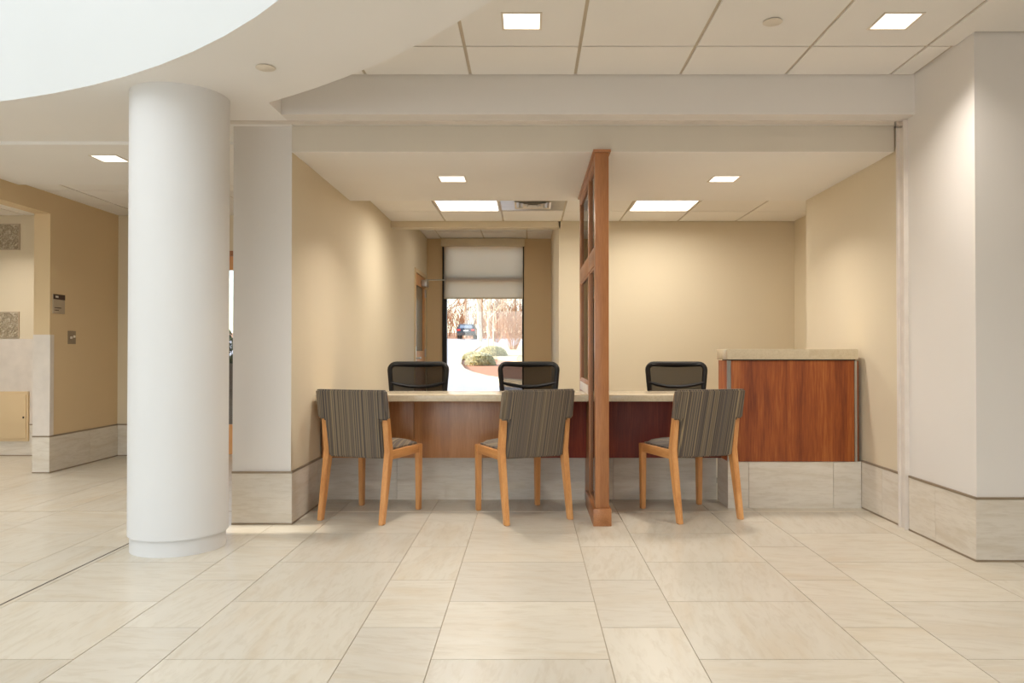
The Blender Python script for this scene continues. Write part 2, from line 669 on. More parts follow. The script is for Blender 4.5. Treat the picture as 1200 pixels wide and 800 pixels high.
def ceil_panel(x0, x1, y0, y1, z, parent, gap=0.009):
    key = (round(x1 - x0, 3), round(y1 - y0, 3))
    if key not in cpanel:
        m = MB()
        hx, hy = (x1 - x0) / 2 - gap, (y1 - y0) / 2 - gap
        m.box(-hx, hx, -hy, hy, 0.0, 0.012)
        o = m.build('ceiling_panel', 'tile_ceiling', parent)
        cpanel[key] = o.data
    else:
        o = bpy.data.objects.new('ceiling_panel', cpanel[key])
        COL.objects.link(o)
        o.parent = parent
    o.location = ((x0 + x1) / 2, (y0 + y1) / 2, z)
    return o


xs = [-0.951 + 0.61 * k for k in range(0, 9)]
ys = [4.058 - 0.61 * k for k in range(0, 9)]
for i in range(-1, 8):
    x0, x1 = (-0.951 + 0.61 * i), (-0.951 + 0.61 * (i + 1))
    for j in range(-1, 8):
        y1 = 4.058 - 0.61 * j
        y0 = y1 - 0.61
        X1, Y1 = x1, min(y1, YBK)
        if y0 >= 3.8 and x0 > XR:
            continue
        if y1 > 3.87 and x1 > XR:
            X1 = XR
        if X1 - x0 < .05:
            continue
        # leave out panels wholly above the low ring ceiling
        if max(math.hypot(a - CX, b - CY) for a in (x0, X1) for b in (y0, Y1)) < RO:
            continue
        near_c = min(((a, b) for a in (x0, X1) for b in (y0, Y1)), key=lambda c: math.hypot(c[0] - CX, c[1] - CY))
        g = 0.009
        if math.hypot(near_c[0] - CX, near_c[1] - CY) < 4.45:
            # panel trimmed diagonally where the ring ceiling cuts it
            if X1 != x1 or near_c != (x0, y0):
                continue
            k = .35
            poly = [(x0 + k, y0 + g), (X1 - g, y0 + g), (X1 - g, Y1 - g), (x0 + g, Y1 - g), (x0 + g, y0 + k)]
        elif X1 < x1 and y0 < 3.87 < y1:
            # L-shaped panel round the pier corner
            poly = [(x0 + g, y0 + g), (x1 - g, y0 + g), (x1 - g, 3.868), (XR + .008, 3.868), (XR + .008, Y1 - g), (x0 + g, Y1 - g)]
        else:
            ceil_panel(x0, X1, y0, Y1, Z_TILE, ct)
            continue
        m = MB()
        m.prism(poly, Z_TILE, Z_TILE + .012, 'z')
        m.build('ceiling_panel', 'tile_ceiling', ct)

# bulkhead over the opening, slot for the rolling grille, header
m = MB()
m.box(XL, XR + .3, YBK, 4.60, Z_LOW, 2.70)
m.box(XL, XR + .3, 4.655, YF + 0.02, Z_LOW + 0.004, 2.70)
m.box(XL, XR + .3, 4.60, 4.655, Z_LOW + 0.03, 2.70)
struct(m.build('wall_bulkhead', 'offwhite'))
box('track', 'track', XL - .36, XR, 4.596, 4.659, Z_LOW - 0.004, Z_LOW + 0.03, bpy.data.objects['wall_bulkhead'])
m = MB()
m.box(XL - 0.01, XR, YF, 4.90, Z_SOF, Z_LOW + 0.01)
struct(m.build('wall_header', 'header'))
struct(box('ceiling_soffit', 'white_ceiling', XL - 0.01, XR + .02, 4.90, YS, Z_SOF, Z_SOF + 0.3))
# soffit skin runs under the header too
box('soffit_skin', 'white_ceiling', XL - .01, XR, YF + 0.003, 4.90, Z_SOF - 0.002, Z_SOF, bpy.data.objects['ceiling_soffit'])

# office ceiling
oc = struct(box('ceiling_office', 'grid', -1.81, 3.1, YS, YW + .1, Z_OFF + 0.008, Z_OFF + 0.04))
ox = [XL - .01, -0.88, -0.27, 0.34, 0.95, 1.56, 2.17, 2.79]
oy = [YS, 6.29, 6.90, 7.51, YW]
for i in range(len(ox) - 1):
    for j in range(len(oy) - 1):
        if oy[j + 1] - oy[j] < .1:
            continue
        if j == 2 and i in (1, 4):
            continue       # light troffers
        if j == 2 and i == 2:
            continue       # diffuser
        ceil_panel(ox[i], ox[i + 1], oy[j], oy[j + 1], Z_OFF, oc)
# hall ceiling beyond the office
hc = struct(box('ceiling_hall', 'grid', -1.81, 0.6, YW + .1, YH + .1, Z_TILE + 0.008, Z_TILE + 0.03))
hx = [XL - .01, -1.25, -0.64, -0.03, 0.32]
hy = [8.2, 8.55, 9.16, 9.77, 10.38, YH]
for i in range(len(hx) - 1):
    for j in range(len(hy) - 1):
        ceil_panel(hx[i], hx[i + 1], hy[j], hy[j + 1], Z_TILE, hc)
# left area: lower drywall then tiles
struct(box('ceiling_left', 'white_ceiling', -9.0, XL - .36, 5.06, 6.28, Z_LOW - 0.02, Z_LOW + 0.2))
lc = struct(box('ceiling_left_tiled', 'grid', -9.0, XL - .36, 6.28, 7.9, Z_LOW + 0.008, Z_LOW + 0.04))
lx = [-5.71 + .61 * k for k in range(0, 7)]
for i in range(len(lx) - 1):
    x1 = min(lx[i + 1], XL - .37)
    for (y0, y1) in ((6.28, 6.60), (6.60, 7.21), (7.21, 7.81)):
        ceil_panel(lx[i], x1, y0, y1, Z_LOW, lc, .012)

# ------------------------------------------------------------------ walls
B = 0.32           # height of the stone base
# pier + alcove left wall with door opening beyond
wl = MB()
wl.box(XL - 0.367, XL - 0.01, YF + 0.004, 9.78, 0, 2.75)
wl.box(XL - 0.367, XL - 0.01, 9.78, 10.82, 2.12, 2.75)
wl.box(XL - 0.367, XL - 0.01, 10.82, YH + .2, 0, 2.75)
wl.box(XL - 0.367, XL - 0.32, 9.78, 10.82, 0, 2.12)
struct(wl.build('wall_left_alcove', 'cream'))
struct(box('wall_pier_face', 'offwhite', XL - 0.366, XL - 0.009, YF, YF + 0.004, 0, Z_LOW))
# header over the passage joins the hall
struct(box('wall_hall_header', 'cream', XL - .01, 0.33, YW, YW + .15, 2.356, 2.75))
# alcove back wall + hall right wall
m = MB()
m.box(0.314, 3.2, YW, YW + .15, 0, 2.75)
m.box(0.314, 0.46, YW + .15, YH, 0, 2.75)
struct(m.build('wall_back_alcove', 'cream'))
# right walls
struct(box('wall_right_alcove', 'cream', XR + .01, 3.2, YF, YS - 0.01, 0, 2.75))
struct(box('wall_right_recess', 'cream', 2.785, 3.2, YS - 0.01, YW, 0, 2.75))
struct(box('wall_right_pier', 'offwhite', XR + .01, 6.2, 3.88, YF, 0, 2.70))
struct(box('wall_right', 'offwhite', 6.0, 6.2, -6.0, 3.88, 0, 2.75))
# left exterior wall, with an unseen slot added to shape the floor's sun streak
sy0, sy1, sz0, sz1 = 4.20, 4.405, 1.98, 2.36
m = MB()
m.box(-9.2, -9.0, -6.0, sy0, 0, 3.0)
m.box(-9.2, -9.0, sy1, 8.0, 0, 3.0)
m.box(-9.2, -9.0, sy0, sy1, 0, sz0)
m.box(-9.2, -9.0, sy0, sy1, sz1, 3.0)
struct(m.build('wall_left', 'cream'))
# unseen rear wall, its opening and mullions added for the daylight fill
m = MB()
m.box(-9.2, -6.6, -6.2, -6.0, 0, 3.0)
m.box(0.2, 6.2, -6.2, -6.0, 0, 3.0)
m.box(-6.6, 0.2, -6.2, -6.0, 2.55, 3.0)
m.box(-6.6, 0.2, -6.2, -6.0, 0, 0.25)
struct(m.build('wall_rear', 'offwhite'))
m = MB()
for k in range(6):
    x = -6.6 + 6.8 * k / 5
    m.box(x - .03, x + .03, -6.12, -6.04, .25, 2.55)
struct(m.build('added_window', 'darkmetal'))
# far left background walls
DX0, DX1, DZ = -3.30, -2.25, 2.07
m = MB()
m.box(-9.0, DX0, 7.81, 7.98, 0, 2.75)
m.box(DX1, XL - .36, 7.81, 7.98, 0, 2.75)
m.box(DX0, DX1, 7.81, 7.98, DZ, 2.75)
struct(m.build('wall_back_left', 'cream'))
m = MB()
m.box(-4.30, -4.16, 6.70, 7.81, 0, 2.45)
m.box(-4.30, -4.16, 5.06, 6.70, 2.25, 2.45)
struct(m.build('wall_left_return', 'tan'))
# window wall
WX0, WX1, WZ0, WZ1 = -1.232, -0.075, 0.08, 2.60
m = MB()
m.box(-1.81, WX0, YH, YH + .2, 0, 2.75)
m.box(WX1, .6, YH, YH + .2, 0, 2.75)
m.box(WX0, WX1, YH, YH + .2, WZ1, 2.75)
m.box(WX0, WX1, YH, YH + .2, 0, WZ0)
struct(m.build('wall_back', 'tan'))

# ------------------------------------------------------------------ stone base courses
def base_course(name, segs, axis, plane, out, y_lo, y_hi):
    """Row of stone base tiles along an axis, with bronze strips above and below."""
    root = thing_struct(name)
    a = y_lo
    for b in segs + [y_hi]:
        g = 0.0012
        if axis == 'y':
            c = ((plane + out) / 2, (a + b) / 2, 0.16)
            h = (abs(out - plane) / 2, (b - a) / 2 - g, 0.150)
        else:
            c = ((a + b) / 2, (plane + out) / 2, 0.16)
            h = ((b - a) / 2 - g, abs(out - plane) / 2, 0.150)
        m = MB()
        m.box(-h[0], h[0], -h[1], h[1], -h[2], h[2])
        o = m.build('tile', 'base_tile', root)
        o.location = c
        a = b
    e = 0.002 if out > plane else -0.002
    p0, p1 = sorted((plane, out + e))
    for z0, z1 in ((0.0, 0.010), (0.310, 0.322)):
        if axis == 'y':
            box('metal_strip', 'bronze', p0, p1, y_lo, y_hi, z0, z1, root)
        else:
            box('metal_strip', 'bronze', y_lo, y_hi, p0, p1, z0, z1, root)
    return root


def thing_struct(name):
    o = bpy.data.objects.new(name, None)
    COL.objects.link(o)
    o['kind'] = 'structure'
    return o


base_course('baseboard_left', [5.28], 'y', XL - .01, XL, YF - .008, 5.50)
base_course('baseboard_pier', [], 'x', YF, YF - .010, XL - .366, XL)
base_course('baseboard_right', [4.90], 'y', XR + .01, XR, 4.67, 5.197)
base_course('baseboard_right_pier', [4.26], 'y', XR + .01, XR, 3.872, 4.555)
base_course('baseboard_front', [2.85, 3.46], 'x', 3.88, 3.87, XR, 3.9)
base_course('baseboard_return', [7.31], 'y', -4.16, -4.15, 6.69, 7.81)
base_course('baseboard_return_end', [], 'x', 6.70, 6.69, -4.30, -4.15)
base_course('baseboard_back_left', [-3.51], 'x', 7.81, 7.80, -4.15, DX0 - .05)
base_course('baseboard_side_room', [-5.4, -4.9], 'x', 7.81, 7.80, -6.0, -4.30)

# ------------------------------------------------------------------ column
col = MB()
col.lathe([(0.250, 0.085), (0.250, 2.50)], 64, (-1.892, 4.182))
c = col.build('column', 'column', None, True)
c['kind'] = 'structure'
p = MB()
p.lathe([(0.239, 0.0), (0.239, 0.086)], 64, (-1.892, 4.182))
p.build('plinth', 'column', c, True)

# white vinyl guard on the wall end, wainscot
t = thing('corner_guard', 'pale vinyl guard wrapped round the tan wall end left of the column', 'corner guard', (-4.23, 6.70, 0))
m = MB()
m.box(-.070, .078, -.006, -.001, .322, 1.198)
m.box(.072, .078, -.001, .05, .322, 1.198)
o = m.build('guard_sheet', 'guard', t)
t = thing('wainscot_panel', 'pinkish-beige wainscot sheet under the square glass panels', 'wainscot', (-5.2, 7.80, 0))
box('wainscot_sheet', 'guard', -.85, .85, 0, .008, .322, 1.18, t)
t = thing('access_panel', 'flat tan metal access hatch at floor level of the side room', 'hatch', (-5.005, 7.79, .05))
box('hatch_frame', 'tan', -.36, -.036 + .0, -.012, .01, .10, .60, t)
m = MB()
m.box(-.33, -.055, -.020, -.012, .13, .57, .002)
m.build('hatch_door', 'tan', t, True)
box('latch', 'darkmetal', -.085, -.070, -.024, -.018, .33, .35, t)
for k, (z0, lb) in enumerate(((2.08, 'upper grey pressed-glass square set in the cream side room wall'), (1.19, 'lower grey pressed-glass square set just above the wainscot'))):
    t = thing('glass_block', lb, 'glass block', (-5.29, 7.80, z0))
    box('glass_face', 'nubby', -.125, .125, -.004, .02, .01, .255, t)
    m = MB()
    m.box(-.137, .137, -.002, .02, 0, .01)
    m.box(-.137, .137, -.002, .02, .255, .265)
    m.box(-.137, -.125, -.002, .02, .01, .255)
    m.box(.125, .137, -.002, .02, .01, .255)
    m.build('frame', 'signgrey', t)

# room sign and switch on the return wall
t = thing('room_sign', 'small brown-topped room sign on the tan wall by its corner', 'sign', (-4.16, 6.82, 1.385))
box('sign_plate', 'signgrey', 0, .008, -.085, .085, 0, .17, t, 0.001)
box('sign_header', 'ink', 0.008, .0095, -.085, .085, .125, .17, t)
m = MB()
m.box(.0095, .0105, -.055, -.015, .140, .156)
m.build('room_number', 'white', t)
m = MB()
y = -.065
for wdt in (.018, .012, .022, .010, .014):
    m.box(.008, .0092, y, y + wdt, .048, .055)
    y += wdt + .004
y = -.065
for wdt in (.016, .020, .012):
    m.box(.008, .0092, y, y + wdt, .026, .033)
    y += wdt + .004
m.build('lettering', 'ink', t)
t = thing('light_switch', 'bronze double switch plate with two white toggles below the room sign', 'light switch', (-4.16, 7.02, 1.12))
box('switch_plate', 'bronze', 0, .006, -.058, .058, 0, .118, t, .001)
for dy in (-.024, .024):
    box('toggle', 'white', .006, .020, dy - .007, dy + .007, .052 + (.006 if dy > 0 else -.004), .072 + (.006 if dy > 0 else -.004), t, .002)

# ------------------------------------------------------------------ rolling grille guide on the right wall
t = thing('grille_guide', 'pale vertical rolling-grille guide channel on the right wall', 'guide rail', (XR, 4.61, 0))
m = MB()
m.box(-.016, .01, -.045, -.035, 0.0, Z_LOW - .004)
m.box(-.016, .01, .035, .045, 0.0, Z_LOW - .004)
m.box(.0, .01, -.035, .035, 0.0, Z_LOW - .004)
m.build('channel', 'track', t)
m = MB()
m.box(-.045, -.004, -.010, .010, Z_LOW - .04, Z_LOW - .030)
m.box(-.045, -.040, -.010, .010, Z_LOW - .04, Z_LOW - .004)
m.build('bracket', 'steel', t)
t = thing('grille_stop', 'tiny bent metal grille stop at the top left of the alcove opening', 'bracket', (XL - .385, 4.62, Z_LOW - .075))
m = MB()
m.box(-.004, .004, -.012, .012, 0, .075)
m.box(-.004, .030, -.012, .012, 0.0, .006)
m.build('stop_plate', 'steel', t)

# ------------------------------------------------------------------ desks
def desk(name, label, x0, x1, panels, tiles):
    t = thing(name, label, 'desk', ((x0 + x1) / 2, 5.45, 0))
    cx = (x0 + x1) / 2
    box('worktop', 'quartz', x0 - cx + (.012 if x0 < 0 else 0), x1 - cx, 5.17 - 5.45, 5.72 - 5.45, .717, .760, t, .003)
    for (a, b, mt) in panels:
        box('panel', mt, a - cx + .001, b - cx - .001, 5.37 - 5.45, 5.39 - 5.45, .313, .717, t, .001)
    for (a, b) in tiles:
        m = MB()
        h = (b - a) / 2 - .0012
        m.box(-h, h, 0, .012, 0, .313)
        o = m.build('tile', 'base_tile', t)
        o.location = ((a + b) / 2 - cx, 5.50 - 5.45, 0)
    box('carcass', 'mahogany_shaded', x0 - cx + .02, x1 - cx - .02, 5.512 - 5.45, 5.60 - 5.45, 0.0, .717, t)
    box('underside', 'mahogany_shaded', x0 - cx + .001, x1 - cx - .001, 5.39 - 5.45, 5.512 - 5.45, .313, .330, t)
    return t


desk('reception_desk', 'stone-topped reception desk with lit-coloured veneer front left of the wooden screen', XL + .002, 0.398,
     [(XL + .002, -.80, 'mahogany_lit'), (-.80, .06, 'mahogany_lit'), (.06, .398, 'mahogany_shaded')],
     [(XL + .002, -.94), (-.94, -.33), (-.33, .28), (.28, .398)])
desk('reception_desk', 'stone-topped reception desk with shade-darkened red front right of the wooden screen', 0.485, 1.333,
     [(.485, 1.333, 'mahogany_shaded')], [(.485, .60), (.60, 1.21), (1.21, 1.335)])

# ------------------------------------------------------------------ transaction counter
t = thing('transaction_counter', 'tall mahogany-fronted counter with thick pale stone top against the right wall', 'counter', (1.79, 5.33, 0))
cx, cy = 1.79, 5.33
box('countertop', 'quartz', 1.328 - cx, 2.205 - cx, 5.175 - cy, 5.46 - cy, .998, 1.067, t, .003)
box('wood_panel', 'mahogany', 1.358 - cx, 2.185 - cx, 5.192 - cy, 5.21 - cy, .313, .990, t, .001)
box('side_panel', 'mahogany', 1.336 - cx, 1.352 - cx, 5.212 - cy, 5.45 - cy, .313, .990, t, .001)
box('tile', 'base_tile', 1.337 - cx, 1.352 - cx, 5.211 - cy, 5.50 - cy, 0, .311, t)
box('metal_strip', 'steel', 1.334 - cx, 1.356 - cx, 5.190 - cy, 5.212 - cy, .313, .990, t)
box('metal_strip', 'steel', 2.187 - cx, 2.203 - cx, 5.190 - cy, 5.212 - cy, .313, .990, t)
box('shadow_gap', 'darkmetal', 1.36 - cx, 2.20 - cx, 5.205 - cy, 5.44 - cy, .988, .998, t)
for (a, b) in ((1.336, 1.475), (1.475, 2.045), (2.045, 2.234)):
    m = MB()
    h = (b - a) / 2 - .0012
    m.box(-h, h, 0, .012, 0, .311)
    o = m.build('tile', 'base_tile', t)
    o.location = ((a + b) / 2 - cx, 5.198 - cy, 0)
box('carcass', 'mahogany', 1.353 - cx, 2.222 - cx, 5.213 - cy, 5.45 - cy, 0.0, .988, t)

# ------------------------------------------------------------------ wooden glazed screen
t = thing('partition_screen', 'tall cherry-wood glazed screen standing between the two desks', 'screen', (.4415, 5.4, 0))
px, py = .4415, 5.4
HW = .0415


def sb(name, mat, x0, x1, y0, y1, z0, z1, bv=.002):
    return box(name, mat, x0 - px, x1 - px, y0 - py, y1 - py, z0, z1, t, bv)


XA, XB = px - HW, px + HW
sb('base_block', 'cherry_y', XA - .013, XB + .013, 4.655, 5.30, 0, .104)
sb('post', 'cherry', XA, XB, 4.672, 4.755, .104, 2.258)
XT = XA + .035
sb('post', 'cherry', XA, XT, 5.17, 5.25, .104, 2.20)
sb('post', 'cherry', XA, XT, 6.03, 6.11, 0, 2.20)
sb('top_rail', 'cherry_y', XA, XT, 4.755, 6.11, 2.20, 2.258)
sb('crown', 'cherry_y', XA - .012, XB + .012, 4.655, 6.125, 2.258, 2.2745)
sb('rail', 'cherry_y', XA, XT, 4.755, 5.17, 1.580, 1.69)
sb('rail', 'cherry_y', XA, XT, 5.25, 6.03, 1.580, 1.69)
sb('bottom_rail', 'cherry_y', XA, XT, 5.25, 6.03, .823, .84)
sb('lower_panel', 'cherry', XA, XB, 5.25, 6.03, 0, .758)
sb('curb', 'guard', XA - .002, XB - .012, 5.26, 6.03, .7605, .822)
for (y0, y1, z0, z1) in ((4.755, 5.17, .104, 1.58), (4.755, 5.17, 1.69, 2.20), (5.25, 6.03, .84, 1.58), (5.25, 6.03, 1.69, 2.20)):
    gx = (XA + XT) / 2
    sb('pane', 'clear', gx - .003, gx + .003, y0, y1, z0, z1, 0)
    for a, b in ((gx - .012, gx - .004), (gx + .004, gx + .012)):
        m = MB()
        x0, x1 = a - px, b - px
        m.box(x0, x1, y0 - py, y0 + .012 - py, z0, z1)
        m.box(x0, x1, y1 - .012 - py, y1 - py, z0, z1)
        m.box(x0, x1, y0 + .012 - py, y1 - .012 - py, z0, z0 + .012)
        m.box(x0, x1, y0 + .012 - py, y1 - .012 - py, z1 - .012, z1)
        m.build('glazing_bead', 'cherry', t)

# ------------------------------------------------------------------ visitor chairs
def leg_prism(poly, x0, x1, taper_z, in_foot):
    m = MB()
    vs = m.prism(poly, x0, x1, 'x')
    cxm = (x0 + x1) / 2
    for v in vs:
        k = max(0.0, min(1.0, v.co.z / taper_z))
        v.co.x = cxm + (v.co.x - cxm) * (in_foot + (1 - in_foot) * k)
    bmesh.ops.bevel(m.bm, geom=list(m.bm.edges), offset=.004, segments=2, affect='EDGES')
    return m


def rounded_slab(x0, x1, y0, y1, z0, z1, bev, seg=4):
    m = MB()
    m.box(x0, x1, y0, y1, z0, z1, bev, seg)
    return m


def make_visitor_chair(label):
    t = thing('visitor_chair', label, 'chair', group='visitor chairs along the desk')
    W = .232
    slope = -.075 / .39
    for s in (-1, 1):
        xo, xi = s * (W + .002), s * (W - .036)
        x0, x1 = min(xo, xi), max(xo, xi)
        # boomerang rear leg
        poly = [(-.272, 0), (-.232, 0), (-.150, .40), (-.150, .445), (-.222, .80), (-.250, .80), (-.198, .43), (-.200, .39)]
        poly = [(-.272, 0), (-.236, 0), (-.148, .385), (-.146, .445), (-.214, .795), (-.246, .795), (-.196, .44), (-.203, .395)]
        leg_prism(poly, x0, x1, .40, .86).build('leg', 'maple', t, True)
        poly = [(.222, 0), (.256, 0), (.262, .438), (.216, .438)]
        leg_prism(poly, x0, x1, .40, .82).build('leg', 'maple', t, True)
        box('glide', 'black', s * .218 - .010, s * .218 + .010, -.262, -.244, -.004 + .004, .004, t)
        # side rail
        m = MB()
        m.box(x0 + .004, x1 - .004, -.165, .222, .383, .437, .003)
        m.build('rail', 'maple_y', t, True)
    m = MB(); m.box(-W + .036, W - .036, .226, .252, .383, .437, .003); m.build('rail', 'maple_x', t, True)
    m = MB(); m.box(-W + .036, W - .036, -.175, -.150, .395, .437, .003); m.build('rail', 'maple_x', t, True)
    # cushion: softly domed
    m = MB()
    x0, x1, y0, y1 = -.205, .205, -.155, .232
    nx, ny = 12, 12
    top = [[None] * (ny + 1) for _ in range(nx + 1)]
    bot = [[None] * (ny + 1) for _ in range(nx + 1)]
    for i in range(nx + 1):
        for j in range(ny + 1):
            u, v = i / nx * 2 - 1, j / ny * 2 - 1
            d = (1 - abs(u) ** 5) * (1 - abs(v) ** 5)
            xx_, yy_ = (x0 + x1) / 2 + u * (x1 - x0) / 2, (y0 + y1) / 2 + v * (y1 - y0) / 2
            top[i][j] = m.bm.verts.new((xx_, yy_, .448 + .034 * d ** .6))
            bot[i][j] = m.bm.verts.new((xx_, yy_, .436))
    for i in range(nx):
        for j in range(ny):
            m.bm.faces.new((top[i][j], top[i + 1][j], top[i + 1][j + 1], top[i][j + 1]))
            m.bm.faces.new((bot[i][j], bot[i][j + 1], bot[i + 1][j + 1], bot[i + 1][j]))
    for i in range(nx):
        m.bm.faces.new((top[i][0], bot[i][0], bot[i + 1][0], top[i + 1][0]))
        m.bm.faces.new((top[i + 1][ny], bot[i + 1][ny], bot[i][ny], top[i][ny]))
    for j in range(ny):
        m.bm.faces.new((top[0][j + 1], bot[0][j + 1], bot[0][j], top[0][j]))
        m.bm.faces.new((top[nx][j], bot[nx][j], bot[nx][j + 1], top[nx][j + 1]))
    m.build('seat', 'fabric', t, True)
    # backrest: narrow panel between the legs below, full-width sleeve above, one upholstered piece (T outline)
    m = MB()
    T = [(-.192, .392), (.192, .392), (.192, .632), (.243, .632), (.240, .817), (-.240, .817), (-.243, .632), (-.192, .632)]
    vs = m.prism(T, -.230, -.176, 'y')
    bmesh.ops.bevel(m.bm, geom=list(m.bm.edges), offset=.010, segments=3, affect='EDGES')
    # slight outward curve and the rearward lean
    bmesh.ops.subdivide_edges(m.bm, edges=[e for e in m.bm.edges if abs((e.verts[0].co - e.verts[1].co).x) > .2], cuts=8)
    for v in m.bm.verts:
        v.co.y += (v.co.z - .45) * -.205 + .022 - .012 * (v.co.x / .24) ** 2 * 0 - .010 * (1 - (v.co.x / .24) ** 2)
    m.build('backrest', 'fabric', t, True)
    return t


proto = make_visitor_chair('striped-fabric chair with honey maple legs nearest the alcove left wall')
proto.location = (-1.016, 5.0, 0)
proto.rotation_euler.z = R(-18.5)
for (x, y, a, lb) in ((-.0425, 4.998, 24.0, 'striped-fabric chair with honey maple legs just left of the wooden screen'),
                      (1.042, 5.03, 18.6, 'striped-fabric chair with honey maple legs between wooden screen and tall counter')):
    c = copy_tree(proto)
    c.location = (x, y, 0)
    c.rotation_euler.z = R(a)
    c['label'] = lb

# ------------------------------------------------------------------ task chairs behind the desk
def make_task_chair(label):
    """Local: faces -Y (towards the lobby); back at +Y."""
    t = thing('task_chair', label, 'chair', group='mesh-back task chairs behind the desks')
    # back outline
    Wd, zt, zb, r = .233, .952, .52, .05
    loop = []
    for (cx_, cz_, a0) in ((Wd - r, zt - r, 0), (-Wd + r, zt - r, 90), (-Wd + .03 + r, zb + r, 180), (Wd - .03 - r, zb + r, 270)):
        for k in range(6):
            a = R(a0 + 90 * k / 5)
            x_, z_ = cx_ + r * math.cos(a), cz_ + r * math.sin(a)
            loop.append((x_, .23 + .05 * (z_ - .52) - .04 * (x_ / Wd) ** 2 * 1.0, z_))
    m = MB()
    m.tube(loop, .020, 8, True)
    # thick upper band and bowed cross rail
    m.tube([(-.20, .212, .944), (-.1, .235, .940), (0, .243, .938), (.1, .235, .940), (.20, .212, .944)], [.012, .014, .016, .014, .012], 8)
    m.tube([(-.225, .195, .800), (-.16, .212, .783), (-.08, .224, .768), (0, .228, .764), (.08, .224, .768), (.16, .212, .783), (.225, .195, .800)], [.010, .014, .014, .014, .014, .014, .010], 8)
    m.build('back_frame', 'black', t, True)
    m = MB()
    g = []
    nx, nz = 10, 8
    for i in range(nx + 1):
        rowv = []
        for j in range(nz + 1):
            x_ = -.215 + .43 * i / nx
            z_ = .54 + .40 * j / nz
            rowv.append(m.bm.verts.new((x_, .23 + .05 * (z_ - .52) - .04 * (x_ / Wd) ** 2, z_)))
        g.append(rowv)
    for i in range(nx):
        for j in range(nz):
            m.bm.faces.new((g[i][j], g[i + 1][j], g[i + 1][j + 1], g[i][j + 1]))
    m.build('mesh_back', 'mesh', t, True)
    rounded_slab(-.235, .235, -.22, .20, .425, .495, .025).build('seat', 'black', t, True)
    m = MB()
    m.tube([(0, .15, .41), (0, .24, .44), (0, .265, .52), (0, .25, .60), (0, .235, .70)], [.022, .022, .02, .018, .014], 8)
    m.build('back_support', 'black', t, True)
    m = MB()
    m.lathe([(.028, .09), (.028, .30), (.018, .30), (.018, .43)], 16)
    m.box(-.09, .09, -.10, .10, .405, .428, .006)
    m.build('gas_lift', 'black', t, True)
    for k in range(5):
        a = R(90 + 72 * k)
        m = MB()
        m.tube([(.02 * math.cos(a), .02 * math.sin(a), .10), (.16 * math.cos(a), .16 * math.sin(a), .085), (.29 * math.cos(a), .29 * math.sin(a), .068)], [.026, .020, .014], 8)
        lg = m.build('leg', 'black', t, True)
        m = MB()
        c0 = Vector((.29 * math.cos(a), .29 * math.sin(a), .028))
        side = Vector((-math.sin(a), math.cos(a), 0))
        for s in (-1, 1):
            m.tube([c0 + side * (s * .006), c0 + side * (s * .024)], .028, 14)
        m.tube([c0 + Vector((0, 0, 0)), c0 + Vector((0, 0, .045))], .006, 6)
        m.build('caster', 'black', lg, True)
    return t


tp = make_task_chair('black mesh-back task chair behind desk, leftmost, before the alcove left wall')
tp.location = (-.905, 6.10, 0)
for (x, y, a, lb) in ((.005, 6.10, 2, 'black mesh-back task chair seen against the right edge of the window'),
                      (1.192, 6.10, -3, 'black mesh-back task chair behind desk between screen and tall counter')):
    c = copy_tree(tp)
    c.location = (x, y, 0)
    c.rotation_euler.z = R(a)
    c['label'] = lb

# ------------------------------------------------------------------ ceiling lights
def downlight(x, y, z, label, power=12, size=.175, spread=125, color=WARM, vis=True):
    t = thing('downlight', label, 'ceiling light', (x, y, z), group='square recessed downlights')
    h = size / 2
    fr = h + .011
    m = MB()
    m.box(-fr, fr, -fr, -h, -.004, .001)
    m.box(-fr, fr, h, fr, -.004, .001)
    m.box(-fr, -h, -h, h, -.004, .001)
    m.box(h, fr, -h, h, -.004, .001)
    m.build('trim_ring', 'white', t)
    box('diffuser', 'glow', -h, h, -h, h, -.0015, .0005, t)
    l = area('lamp', (x, y, z - .006), (0, 0, 0), size * .9, size * .9, power, color, 'SQUARE', spread)
    return t


downlight(-.036, 3.745, Z_TILE, 'square recessed downlight in the tiled ceiling above the wooden screen, left one', 8.5)
downlight(1.785, 3.745, Z_TILE, 'square recessed downlight in the tiled ceiling beside the right wall pier', 9)
downlight(-.543, 5.46, Z_SOF, 'square recessed downlight in the alcove soffit left of the screen', 11.5, spread=130)
downlight(1.382, 5.46, Z_SOF, 'square recessed downlight in the alcove soffit right of the screen', 11.5, spread=130)
downlight(-2.95, 5.42, Z_LOW - .02, 'square recessed downlight in the low ceiling left of the column', 11, spread=150)
# further unseen fixtures continuing the rows, added for ambient light
for (x, y, z, p, lb) in ((-.036, 1.915, Z_TILE, 6, 'one row nearer than the downlight above the wooden screen'), (1.785, 1.915, Z_TILE, 7, 'one row nearer than the downlight by the right pier'), (1.785, .085, Z_TILE, 7, 'two rows nearer than the downlight by the right pier'), (3.6, 1.915, Z_TILE, 7, 'in front of the grey face of the right pier'),
                     (-5.4, 5.42, Z_LOW - .02, 10, 'in the low ceiling farther left of the column')):
    downlight(x, y, z, 'added square recessed downlight ' + lb, p)
downlight(-5.06, 7.05, Z_LOW, 'added square recessed downlight over the side room behind the tan wall', 9)  # unseen lamp added to brighten the side room

